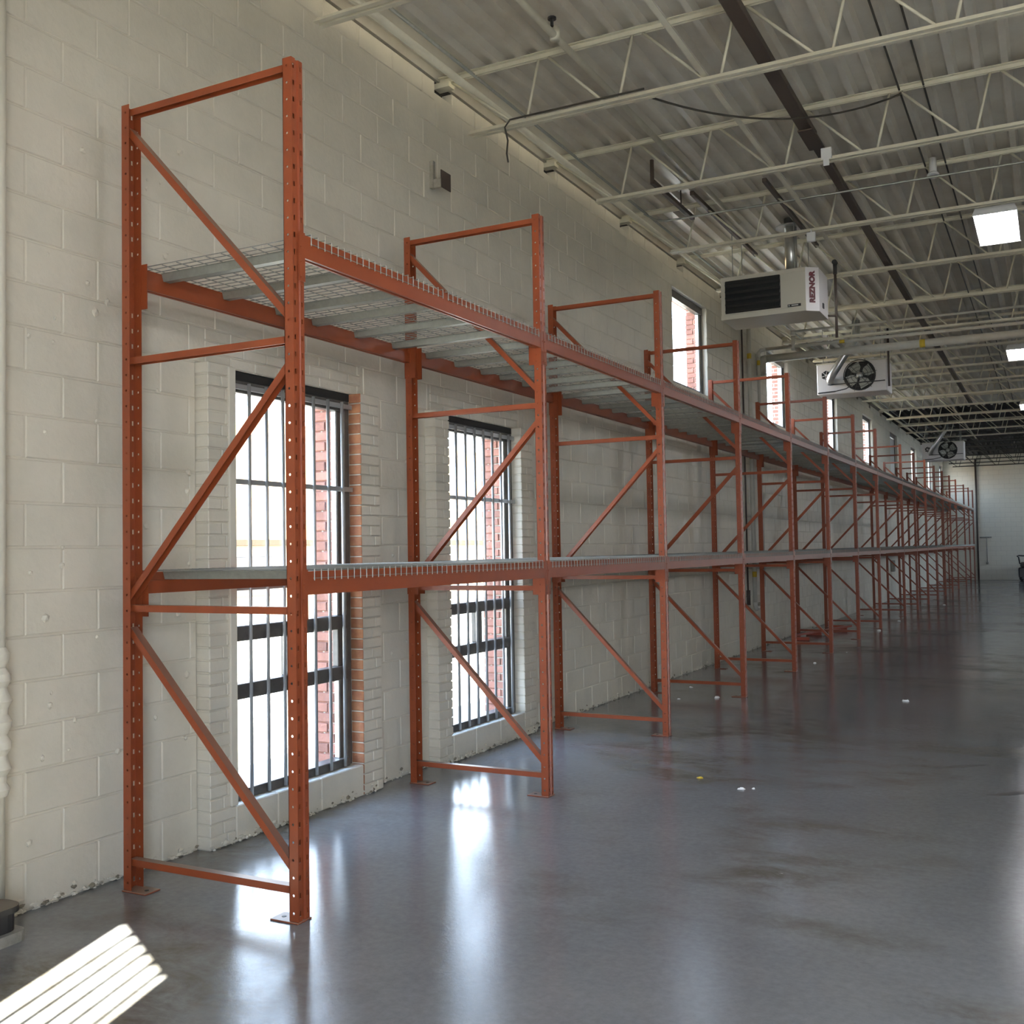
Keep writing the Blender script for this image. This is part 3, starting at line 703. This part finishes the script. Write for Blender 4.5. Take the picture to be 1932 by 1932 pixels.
for k in range(nb):
    y0, y1 = FY[k]+PW, FY[k+1]; L = y1-y0-0.009; yc = (y0+y1)/2
    me = beam_mesh(L)
    bay = 'at the far end of the row' if k == nb-1 else 'in the %s rack bay from the near end' % ORD[k]
    for lev, z in (('upper', UPB), ('lower', LOB)):
        for side, x, rz in (('front', 0, 0), ('rear', -DP, PI)):
            t = thing('load_beam', '%s orange %s-level load beam %s' % ('aisle-side' if side == 'front' else 'wall-side', lev, bay), 'rack beam', (x, yc, z), rz, 'orange load beams of the pallet rack')
            obj('beam_tube', me, t); obj('end_connector', CONP, t, (0, L/2, 0)); obj('end_connector', CONM, t, (0, -L/2, 0))
        nd = 3 if L > 3 else 2; dl = (L-0.02)/nd
        key = round(dl, 3)
        if key not in dcache: dcache[key] = deck_meshes(dl)
        for j in range(nd):
            pos = ('near half', 'far half')[j] if nd == 2 else ('near third', 'middle third', 'far third')[j]
            t = thing('wire_deck', 'grey wire mesh deck, %s of %s level, %s' % (pos, lev, 'last rack bay' if k == nb-1 else ORD[k]+' rack bay from near end'), 'wire deck', (0, yc-L/2+0.01+dl*(j+.5), z+BH), 0, 'galvanised wire decks on the rack beams')
            obj('wire_mesh', dcache[key], t)
            for s in (-0.36, 0.0, 0.36): obj('support_channel', CHAN, t, (0, dl*s, 0))

# spare orange frame pieces lying on the floor under the sixth bay
ly = [(-1.05, -0.79, 14.66), (-1.05, -0.80, 15.82), (-0.80, -0.50, 17.05)]
t = thing('spare_frame', 'dismantled orange frame lying flat on the floor under the racks', 'rack frame', (-.8, 15.6, 0), 0)
for q in ((-.25, .03, -.98), (-.25, .02, .12), (.0, .26, 1.35), (-.12, .12, 1.9)):
    obj('post_piece', MB().bbox(q[0], q[1], q[2]-.04, q[2]+.04, 0.001, .055, .004).mesh('post_piece', M['orange_old']), t)
obj('diagonal_brace', MB().prism([(-.03, .056), (.03, .056), (.03, .09), (-.03, .09)], 'y', -1.25, 1.25).mesh('diagonal_brace', M['orange_old']), t, (.02, .3, 0), (0, 0, -.22))

# ------------------------------------------------------------------ ceiling lamps (lit four-tube fixtures)
def lamp(y, label, x=2.59, z=4.93):
    t = thing('ceiling_lamp', label, 'lamp', (x, y, z), 0, 'four-tube lamps hanging from the joists')
    W, Lh = .205, .60
    h = MB(); h.prism([(-W, .0), (-W+.03, .075), (W-.03, .075), (W, 0), (W-.006, 0), (W-.034, .069), (-W+.034, .069), (-W+.006, 0)], 'y', -Lh, Lh)
    obj('housing', h.mesh('housing', M['fixture']), t)
    for s in (-1, 1):
        e = MB(); e.prism([(-W-.004, -.006), (W+.004, -.006), (W-.03, .08), (-W+.03, .08)], 'y', s*Lh, s*(Lh+.012)); obj('end_plate', e.mesh('end_plate', M['fixture']), t)
    for i in range(4):
        xx = -.135+.09*i; obj('lamp_tube', MB().tube((xx, -.56, .022), (xx, .56, .022), .0165, 10).mesh('lamp_tube', M['tube'], True), t)
        if i < 3: obj('reflector_ridge', MB().prism([(xx+.03, .068), (xx+.06, .068), (xx+.045, .03)], 'y', -.57, .57).mesh('ridge', M['fixture']), t)
    for s in (-1, 1): obj('hanger', MB().tube((0, s*.5, .076), (0, s*.5, RZ-z-.002), .003, 5).mesh('hanger', M['galv']), t)
lamp(8.30, 'lit four-tube ceiling lamp nearest in view, at the right edge of the roof')
lamp(16.6, 'lit four-tube ceiling lamp, second in view along the hall, right of the fan heater')
lamp(24.6, 'lit four-tube ceiling lamp, third in view along the hall')
lamp(32.6, 'lit four-tube ceiling lamp under the black part of the roof')
lamp(0.35, 'lit four-tube ceiling lamp above the first rack bay, over the picture')

# ------------------------------------------------------------------ unit heaters
def casing(t, x0, x1, y0, y1, z0, z1, ch=0.13):
    m = MB(); m.prism([(x0, y0), (x1-ch, y0), (x1, y0+ch*.85), (x1, y1), (x0, y1)], 'z', z0, z1)
    me = m.mesh('casing', [M['heater'], M['heater_w']])
    for p in me.polygons:
        if p.normal.x > 0.3: p.material_index = 1  # right-hand faces paler: the light on them is put into the colour
    return obj('casing', me, t)
hy0, hy1 = 8.35, 8.98
h1 = thing('unit_heater', 'beige gas unit heater with black louvres hung under the roof near the windows', 'heater', (0, 0, 0))
hz0, hz1 = 4.315, 4.82; hx0, hx1 = -.40, .715
cs = casing(h1, hx0, hx1, hy0, hy1, hz0, hz1)
# raised seams on the casing
obj('bottom_band', MB().bbox(hx0-.004, hx1-.128, hy0-.006, hy0+.002, hz0, hz0+.055, .002).mesh('band', M['heater']), cs)
obj('top_band', MB().bbox(hx0-.004, hx1-.128, hy0-.006, hy0+.002, hz1-.045, hz1, .002).mesh('band', M['heater']), cs)
obj('louver_recess', MB().box(hx0+.05, hx0+.70, hy0-.004, hy0-.001, hz0+.07, hz1-.055).mesh('recess', M['dark']), h1)
for i in range(5):
    z = hz0+.10+i*.078
    m = MB(); m.prism([(hy0-.004, z), (hy0-.030, z-.018), (hy0-.034, z-.014), (hy0-.022, z+.012), (hy0-.004, z+.045)], 'x', hx0+.055, hx0+.695); obj('louver', m.mesh('louver', M['louver']), h1)
# REZNOR lettering up the chamfered corner panel
cu = bpy.data.curves.new('brand_lettering', 'FONT'); cu.body = 'REZNOR'; cu.size = .088; cu.extrude = .0012; cu.offset = .006; cu.align_x = 'CENTER'; cu.align_y = 'CENTER'; cu.space_character = 1.06
tmp = bpy.data.objects.new('tmp', cu); COL.objects.link(tmp); bpy.context.view_layer.update()
tme = bpy.data.meshes.new_from_object(tmp.evaluated_get(bpy.context.evaluated_depsgraph_get())); bpy.data.objects.remove(tmp)
tme.materials.clear(); tme.materials.append(M['letter'])
ca = math.atan2(.13*.85, .13); nrm = Vector((math.sin(ca), -math.cos(ca), 0)); tang = Vector((math.cos(ca), math.sin(ca), 0))
lo = obj('lettering', tme, h1); pc = Vector((hx1-.13+.065, hy0+.055, hz0+.275))+nrm*.003
xax, yax = Vector((0, 0, 1)), -tang
lo.matrix_local = Matrix(((xax.x, yax.x, nrm.x, pc.x), (xax.y, yax.y, nrm.y, pc.y), (xax.z, yax.z, nrm.z, pc.z), (0, 0, 0, 1)))
bd = obj('badge', MB().box(hx0+.78, hx0+.93, hy0-.009, hy0-.005, hz0+.062, hz0+.093).mesh('badge', M['black']), h1)
obj('badge_plate', MB().box(hx0+.792, hx0+.80, hy0-.0105, hy0-.009, hz0+.07, hz0+.086).box(hx0+.825, hx0+.90, hy0-.0105, hy0-.009, hz0+.074, hz0+.082).mesh('badge_plate', M['paper']), bd)
obj('switch_box', MB().bbox(hx1, hx1+.012, hy0+.28, hy0+.34, hz0+.07, hz0+.13, .002).mesh('switch', M['black']), h1)
obj('flue_pipe', MB().tube((.35, hy1-.25, hz1), (.35, hy1-.25, RZ+.05), .072, 16).mesh('flue', M['flue'], True), h1)
obj('flue_collar', MB().tube((.35, hy1-.25, hz1), (.35, hy1-.25, hz1+.06), .088, 16).mesh('collar', M['flue']), h1)
obj('roof_flashing', MB().tube((.35, hy1-.25, RZ-.06), (.35, hy1-.25, RZ-.045), .17, 18).mesh('flashing', M['flue']), h1)
for x, y in ((hx0+.12, hy0+.1), (hx0+.12, hy1-.1), (.45, hy0+.1), (.52, hy1-.1)): obj('hanger_rod', MB().tube((x, y, hz1), (x, y, RZ-.08), .005, 6).mesh('rod', M['galv']), h1)
# brown pipes the heater hangs from
for x in (hx0+.12, .49):
    obj('hanger_strut', MB().bbox(x-.022, x+.022, 6.9, 9.6, RZ-.10, RZ-.056, .003).mesh('strut', M['brown_steel']), h1)
tag(obj('hanger_strut', MB().bbox(-.42, -.375, 6.0, 7.3, RZ-.24, RZ-.196, .003).tube((-.4, 6.0, RZ-.24), (-.4, 6.0, RZ+.001), .02, 8).tube((-.4, 6.9, RZ-.24), (-.4, 6.9, RZ+.001), .008, 8).mesh('strut', M['brown_steel'])), 'short dark brown bracket under the roof ahead of the louvred heater', 'strut')
g = obj('gas_drop', MB().tube((0, 0, 4.10), (0, 0, 4.98), .017, 10).mesh('gas_drop', M['brown_steel'], True), h1, (.80, 9.02, 0))
obj('top_fitting', MB().tube((0, 0, 4.86), (0, 0, 4.985), .024, 10).tube((0, -.035, 5.0), (0, .035, 5.0), .03, 10).mesh('fitting', M['black']), g)
obj('branch', MB().tube((0, 0, 4.36), (-.10, -.06, 4.36), .014, 8).mesh('branch', M['brown_steel'], True), g)

def fan_heater(loc, label, flue_y, gas=True):
    t = thing('unit_heater', label, 'heater', loc); W, D, H = 1.17, .62, .55
    m = MB(); m.bbox(0, W, 0, D, 0, H, .012); obj('casing', m.mesh('casing', M['heater_w']), t)
    obj('top_flange', MB().bbox(-.008, W+.008, -.008, D+.008, H-.02, H+.004, .003).mesh('flange', M['heater']), t)
    c = Vector((.73, -.02, .29)); R = .262
    f = obj('fan', MB().tube((c.x, -.003, c.z), (c.x, -.001, c.z), R, 32).mesh('fan_opening', M['dark']), t)
    for k in range(4):
        a0 = .5+k*PI/2; bl = MB(); prev = None
        for s in range(5):
            r = .05+.19*s/4; wd = .35+.28*math.sin(PI*min(1, s/3.2)*.9); pts = []
            for e, dy in ((-wd, -.028), (wd, -.008)): pts.append((c.x+r*math.cos(a0+e), dy, c.z+r*math.sin(a0+e)))
            if prev: bl.quad(prev[0], prev[1], pts[1], pts[0])
            prev = pts
        bm = bmesh.new(); me = bl.mesh('blade', M['galv']); bm.from_mesh(me); bmesh.ops.remove_doubles(bm, verts=bm.verts, dist=1e-4); bmesh.ops.solidify(bm, geom=bm.faces, thickness=.003); bm.to_mesh(me); bm.free()
        obj('blade', me, f)
    obj('hub', MB().tube((c.x, -.05, c.z), (c.x, -.004, c.z), .055, 16).mesh('hub', M['flue'], True), f)
    gd = MB()
    for rr in (R, .20, .14, .08): gd.ring((c.x, -.062, c.z), (0, 1, 0), rr, .0035 if rr < R else .008, 32, 5)
    for k in range(6):
        a0 = k*PI/3+.2; gd.tube((c.x+.05*math.cos(a0), -.064, c.z+.05*math.sin(a0)), (c.x+R*1.1*math.cos(a0), -.03, c.z+R*1.1*math.sin(a0)), .004, 5)
    obj('fan_guard', gd.mesh('fan_guard', M['black'], True), t)
    obj('intake', MB().tube((.16, -.006, .34), (.16, -.001, .34), .085, 6).mesh('intake', M['dark']), t)
    for k in range(3):
        a0 = k*PI/3+.3; obj('intake_spoke', MB().tube((.16-.08*math.cos(a0), -.008, .34-.08*math.sin(a0)), (.16+.08*math.cos(a0), -.008, .34+.08*math.sin(a0)), .006, 5).mesh('spoke', M['heater_w']), t)
    fl_ = MB().path([(.24, 0.0, .22), (.24, -.06, .22), (.25, -.12, .25), (.30, -.16, .33), (.62, -.18, .80), (.68, -.15, .90), (.70, -.10, .96), (.70, -.10, RZ-loc[2]+.03)], .068, 14)
    obj('flue_pipe', fl_.mesh('flue', M['flue'], True), t)
    obj('bracket_bar', MB().tube((.2, -.075, .16), (1.15, -.075, .16), .009, 6).tube((.02, -.04, .03), (.32, -.05, .04), .012, 6).path([(.32, -.05, .04), (.5, -.06, .07), (.6, -.06, .12)], .009, 6).mesh('bracket', M['black']), t)
    for x, y in ((.1, .08), (.1, D-.08), (W-.1, .08), (W-.1, D-.08)): obj('hanger_rod', MB().tube((x, y, H), (x, y, RZ-loc[2]-.05), .006, 6).mesh('rod', M['galv']), t)
    if gas: obj('gas_pipe', MB().tube((W+.035, -.02, .06), (W+.035, -.02, RZ-loc[2]-.15), .018, 8).mesh('gas_pipe', M['brown_steel'], True), t)
fan_heater((-.60, 15.0, 4.27), 'pale fan heater with round fan and slanting flue below the big grey pipe', 15)
fan_heater((-.46, 30.2, 4.15), 'pale fan heater hanging at the edge of the black roof, farther back', 30, gas=False)

# small fittings on the joists
tag(obj('junction_box', MB().bbox(1.33, 1.42, 5.44, 5.475, 4.95, 5.06, .004).bbox(1.35, 1.40, 5.43, 5.445, 4.90, 4.96, .003).mesh('box', M['fixture'])), 'small white box on the third roof joist right of the brown strip', 'box')
tag(obj('junction_box', MB().bbox(.80, .89, 7.40, 7.44, 4.83, 4.93, .004).tube((.845, 7.42, 4.93), (.845, 7.42, 4.965), .008, 6).mesh('box', M['fixture'])), 'small white box hanging under the fourth roof joist left of the brown strip', 'box')
sd_ = thing('round_sensor', 'round white sensor on the roof joist between brown strip and nearest lamp', 'sensor', (2.06, 7.36, 5.30))
obj('base', MB().tube((0, 0, .0), (0, 0, .17), .035, 14).mesh('base', M['fixture'], True), sd_); obj('rim', MB().ring((0, 0, .0), (0, .3, 1), .045, .014, 18, 6).mesh('rim', M['fixture'], True), sd_)

# ------------------------------------------------------------------ pipework by the fourth window
bp = thing('drain_pipe', 'large grey pipe crossing the hall below the joists', 'pipe', (0, 13.35, 4.71))
obj('pipe_run', MB().tube((-1.10, 0, 0), (XR-.05, 0, 0), .062, 16).mesh('pipe', M['pipe'], True), bp)
obj('elbow', MB().path([(-1.08, 0, 0), (-1.14, 0, -.01), (-1.17, 0, -.06), (-1.175, 0, -.16), (-1.178, 0, -.26)], .07, 14).mesh('elbow', M['concrete'], True), bp)
obj('marker_band', MB().tube((1.28, 0, 0), (1.36, 0, 0), .0635, 16).mesh('band', M['yellow'], True), bp)
obj('clamp', MB().tube((2.85, 0, 0), (2.90, 0, 0), .072, 16).tube((2.875, 0, .07), (2.875, 0, .30), .006, 6).mesh('clamp', M['joist']), bp)
gp = thing('gas_main', 'slim cream gas pipe running just above the large grey pipe', 'pipe', (0, 13.15, 4.83))
obj('pipe_run', MB().tube((-1.06, 0, 0), (XR-.05, 0, 0), .027, 12).mesh('pipe', M['pipe'], True), gp)
obj('elbow', MB().path([(-1.04, 0, .0), (-1.12, 0, -.005), (-1.16, 0, -.05), (-1.165, 0, -.12)], .033, 12).mesh('elbow', M['pipe'], True), gp)
obj('drop', MB().tube((-1.165, 0, -.1), (-1.165, 0, -3.85), .026, 12).mesh('drop', M['pipe'], True), gp)
obj('marker_band', MB().tube((.12, 0, 0), (.2, 0, 0), .0285, 12).mesh('band', M['yellow'], True), gp)
obj('marker_band', MB().tube((-1.165, 0, -.17), (-1.165, 0, -.25), .0275, 12).mesh('band', M['yellow'], True), gp)
obj('tee', MB().tube((-.60, 0, -.06), (-.60, 0, .17), .03, 10).tube((-.6, 0, .19), (-.6, 0, .26), .038, 10).mesh('tee', M['pipe'], True), gp)
obj('upper_branch', MB().tube((-.60, 0, .24), (3.2, 0, .24), .02, 10).mesh('pipe', M['pipe'], True), gp)
dp = thing('wall_downpipe', 'cream downpipe with yellow bands on the left wall near the third clerestory window', 'pipe', (-1.20, 12.70, 0))
obj('pipe_run', MB().tube((0, 0, .75), (0, 0, 5.36), .034, 12).mesh('pipe', M['pipe'], True), dp)
for z in (4.62, 3.02, 1.15): obj('marker_band', MB().tube((0, 0, z), (0, 0, z+.085), .0355, 12).mesh('band', M['yellow'], True), dp)
obj('lower_bend', MB().path([(0, 0, .76), (0, .02, .68), (0, .1, .64), (0, .25, .66), (0, .3, .72)], .034, 10).mesh('bend', M['pipe'], True), dp)
tag(obj('wall_conduit', MB().tube((-1.245, 12.45, .95), (-1.245, 12.45, 5.38), .013, 8).tube((-1.245, 12.45, .72), (-1.245, 12.45, .95), .035, 8).mesh('conduit', M['brown_steel'], True)), 'thin dark conduit with black cap left of the cream downpipe', 'conduit')
tag(obj('junction_box', MB().bbox(WX+.004, WX+.09, 28.6, 28.95, .82, 1.15, .01).mesh('box', M['concrete'])), 'grey electrical box low on the left wall among the far racks', 'box')
# wrapped white pipe at the left edge
wp = thing('wrapped_pipe', 'white painted downpipe with bulging wrap at the left edge of the picture', 'pipe', (-1.19, -.612, 0))
obj('pipe_run', MB().tube((0, 0, .0), (0, 0, 5.3), .036, 14).mesh('pipe', M['pipe_w'], True), wp)
wr_ = MB(); pts = []
for i in range(22):
    z = .58+i*.03; wr_.tube((0, 0, z), (0, 0, z+.031), .046+.012*math.sin(i*1.9)+.010*math.sin(PI*i/21), 14, r1=.046+.012*math.sin((i+1)*1.9)+.010*math.sin(PI*(i+1)/21), cap=False)
obj('wrap', wr_.mesh('wrap', M['pipe_w'], True), wp)

# bracket on the wall
b_ = thing('wall_bracket', 'small steel bracket fixed high on the wall above the second rack bay', 'bracket', (WX, 3.25, 4.59))
obj('back_plate', MB().bbox(0, .035, -.035, .005, -.10, .12, .003).mesh('plate', M['concrete']), b_)
obj('arm', MB().bbox(.03, .11, -.03, .0, -.10, -.03, .003).mesh('arm', M['concrete']), b_)
obj('pad', MB().bbox(.11, .118, -.045, .10, -.11, .03, .002).mesh('pad', M['brown_steel']), b_)
# black lidded tub on a slab, at the left edge
tb = thing('plastic_tub', 'black plastic tub with rounded lid on a grey slab at the lower left corner', 'tub', (-1.17, -.83, 0))
def rrect(x0, x1, y0, y1, r, n=5):
    out = []
    for cx, cy, a in ((x1-r, y1-r, 0), (x0+r, y1-r, PI/2), (x0+r, y0+r, PI), (x1-r, y0+r, 1.5*PI)):
        for i in range(n+1): out.append((cx+r*math.cos(a+PI/2*i/n), cy+r*math.sin(a+PI/2*i/n)))
    return out
obj('slab', MB().prism(rrect(.03, .215, -.42, .205, .05), 'z', .0, .045).mesh('slab', M['concrete']), tb)
obj('body', MB().prism(rrect(.035, .185, -.40, .185, .06), 'z', .045, .13).mesh('body', M['black']), tb)
obj('lid', MB().prism(rrect(.03, .20, -.41, .20, .065), 'z', .125, .15).mesh('lid', M['black_dusty']), tb)
obj('handle_slot', MB().bbox(.184, .19, .06, .085, .05, .10, .002).mesh('slot', M['dark']), tb)

# ------------------------------------------------------------------ far wall fittings
tag(obj('far_conduit', MB().tube((.06, YF-.05, 0.0), (.06, YF-.05, 5.3), .04, 8).mesh('pipe', M['brown_steel'], True)), 'dark vertical pipe on the white end wall beside the last rack frame', 'pipe')
tag(obj('standpipe', MB().tube((.42, YF-.06, .75), (.42, YF-.06, 1.84), .022, 8).tube((.15, YF-.06, 1.86), (.62, YF-.06, 1.86), .035, 8).tube((.42, YF-.06, .68), (.42, YF-.06, .78), .05, 8).mesh('pipe', M['concrete'], True)), 'grey standpipe with cross arm low on the white end wall', 'pipe')
mt_ = thing('scrubber_machine', 'dark floor machine with handle parked by the end wall at the right edge', 'machine', (1.98, 45.6, 0))
obj('body', MB().bbox(-.32, .45, -.35, .35, .12, .55, .04).mesh('body', M['black']), mt_)
obj('tank', MB().bbox(-.25, .40, -.28, .28, .55, .78, .05).mesh('tank', M['black_dusty']), mt_)
obj('handle', MB().path([(-.26, -.2, .7), (-.30, -.22, .98), (-.36, -.22, 1.04), (-.30, -.22, 1.06), (.2, -.22, 1.02)], .03, 8).mesh('handle', M['black'], True), mt_)
for y in (-.3, .3):
    for x in (-.2, .3): obj('wheel', MB().tube((x, y-.04, .1), (x, y+.04, .1), .1, 14).mesh('wheel', M['black'], True), mt_)

# ------------------------------------------------------------------ litter on the floor
scr = [(1.09, 3.29, .030, 'paper scrap, left of two lying side by side on the open floor'), (1.16, 3.33, .022, 'paper scrap, right of two lying side by side on the open floor'),
       (1.59, 7.83, .045, 'paper scrap lying alone far out on the open floor at right'), (-.78, 8.57, .035, 'paper scrap behind the bottom brace of the fourth frame, nearer the wall'),
       (-.63, 7.15, .025, 'paper scrap in the third bay between the third and fourth frames'), (-.28, 7.40, .05, 'paper scrap on the floor just left of the fourth frame foot'),
       (-.80, 8.1, .03, 'paper scrap below the bottom brace of the fourth frame'), (.02, 11.1, .035, 'paper scrap on the floor just past the fifth frame foot'),
       (.73, 3.51, .03, 'yellowish leaf-like scrap on the floor right of the second frame'), (.17, 12.72, .02, 'tiny paper scrap right of the sixth frame foot'),
       (.03, 17.01, .05, 'paper scrap by the foot of the eighth frame'), (.06, 19.65, .05, 'paper scrap by the middle of the eighth rack bay'),
       (.4, 26.0, .05, 'paper scrap on the far floor beside the eleventh frame')]
for x, y, s, lab in scr:
    m = MB(); r = random.Random(int(x*100+y*37)); n = 7
    ptsb = [(s*math.cos(2*PI*i/n)*r.uniform(.6, 1.1), s*.6*math.sin(2*PI*i/n)*r.uniform(.6, 1.1)) for i in range(n)]
    k = 0; m.v = [(a, b, .001) for a, b in ptsb]+[(a*.7, b*.7, s*r.uniform(.15, .45)) for a, b in ptsb]
    for i in range(n): j = (i+1) % n; m.f.append((i, j, n+j, n+i))
    m.f.append(tuple(range(n, 2*n))); m.f.append(tuple(range(n-1, -1, -1))); m.m = [0]*len(m.f)
    tag(obj('paper_scrap', m.mesh('scrap', M['yellow'] if 'yellowish' in lab else M['paper']), None, (x, y, 0), (0, 0, r.uniform(0, 3))), lab, 'litter', 'white scraps on the concrete floor')
# dark tyre smears on the slab: thin flakes of rubber
for x, y, lx, lyy, rz, lab in ((2.35, 4.62, .24, .035, .65, 'long dark rubber smear on the floor, left of two at right'), (2.75, 3.88, .2, .05, .6, 'dark rubber smear at the right edge of the floor')):
    n = 16; r = random.Random(int(x*50)); pr = [(lx*math.cos(2*PI*i/n)*r.uniform(.75, 1.1), lyy*math.sin(2*PI*i/n)*r.uniform(.5, 1.2)) for i in range(n)]
    tag(obj('rubber_smear', MB().prism(pr, 'z', .0002, .0012).mesh('smear', mat('rubber_mark', (.045, .043, .042), .6)), None, (x, y, 0), (0, 0, rz)), lab, 'stain', 'rubber marks')

# ------------------------------------------------------------------ outside
struct(obj('wall_outside', MB().box(-60, -1.58, -40, 80, -.25, -.12).mesh('yard', M['asphalt'])))
struct(obj('trim_%d' % ti, MB().prism([(-30, -70), (60, -70), (60, 80), (13.5, 80), (13.5, ybw(13.5)-.15), (-1.6, ybw(-1.6)-.15), (-30, ybw(-1.6)-.15)], 'z', -.25, -.04).mesh('apron', M['asphalt']))); ti += 1
nb_ = thing('neighbour_building', 'low tan building with a brown fascia across the yard, seen through the windows', 'building', (-15, 12, -.12))
obj('wall', MB().box(-6, 0, -18, 40, 0, 1.98).mesh('wall', M['stucco']), nb_)
obj('fascia', MB().bbox(-.05, .12, -18, 40, 1.98, 2.14, .01).mesh('fascia', M['fascia']), nb_)
obj('upper_wall', MB().box(-6, -.3, -18, 40, 1.98, 5.3).mesh('upper_wall', M['stucco_w']), nb_)
for i in range(6):
    obj('window', MB().bbox(-.02, .05, -14+i*9, -12.6+i*9, .7, 1.7, .02).mesh('window', M['frame']), nb_)

# ------------------------------------------------------------------ daylight portals in the openings (sampling guides for the sky)
def portal(loc, sx, sy, direction):
    l = bpy.data.lights.new('daylight_portal', 'AREA'); l.shape = 'RECTANGLE'; l.size = sx; l.size_y = sy; l.cycles.is_portal = True
    o = bpy.data.objects.new('daylight_portal', l); COL.objects.link(o); o.location = loc; o.rotation_euler = Vector(direction).to_track_quat('-Z', 'Y').to_euler(); return o
bn = Vector((0.5, 0.866, 0))
pd = P0+BD*((ADDED_DOOR[0]+ADDED_DOOR[1])/2)-bn*.25; portal((pd.x, pd.y, 2.0), 5.5, 4.0, bn)
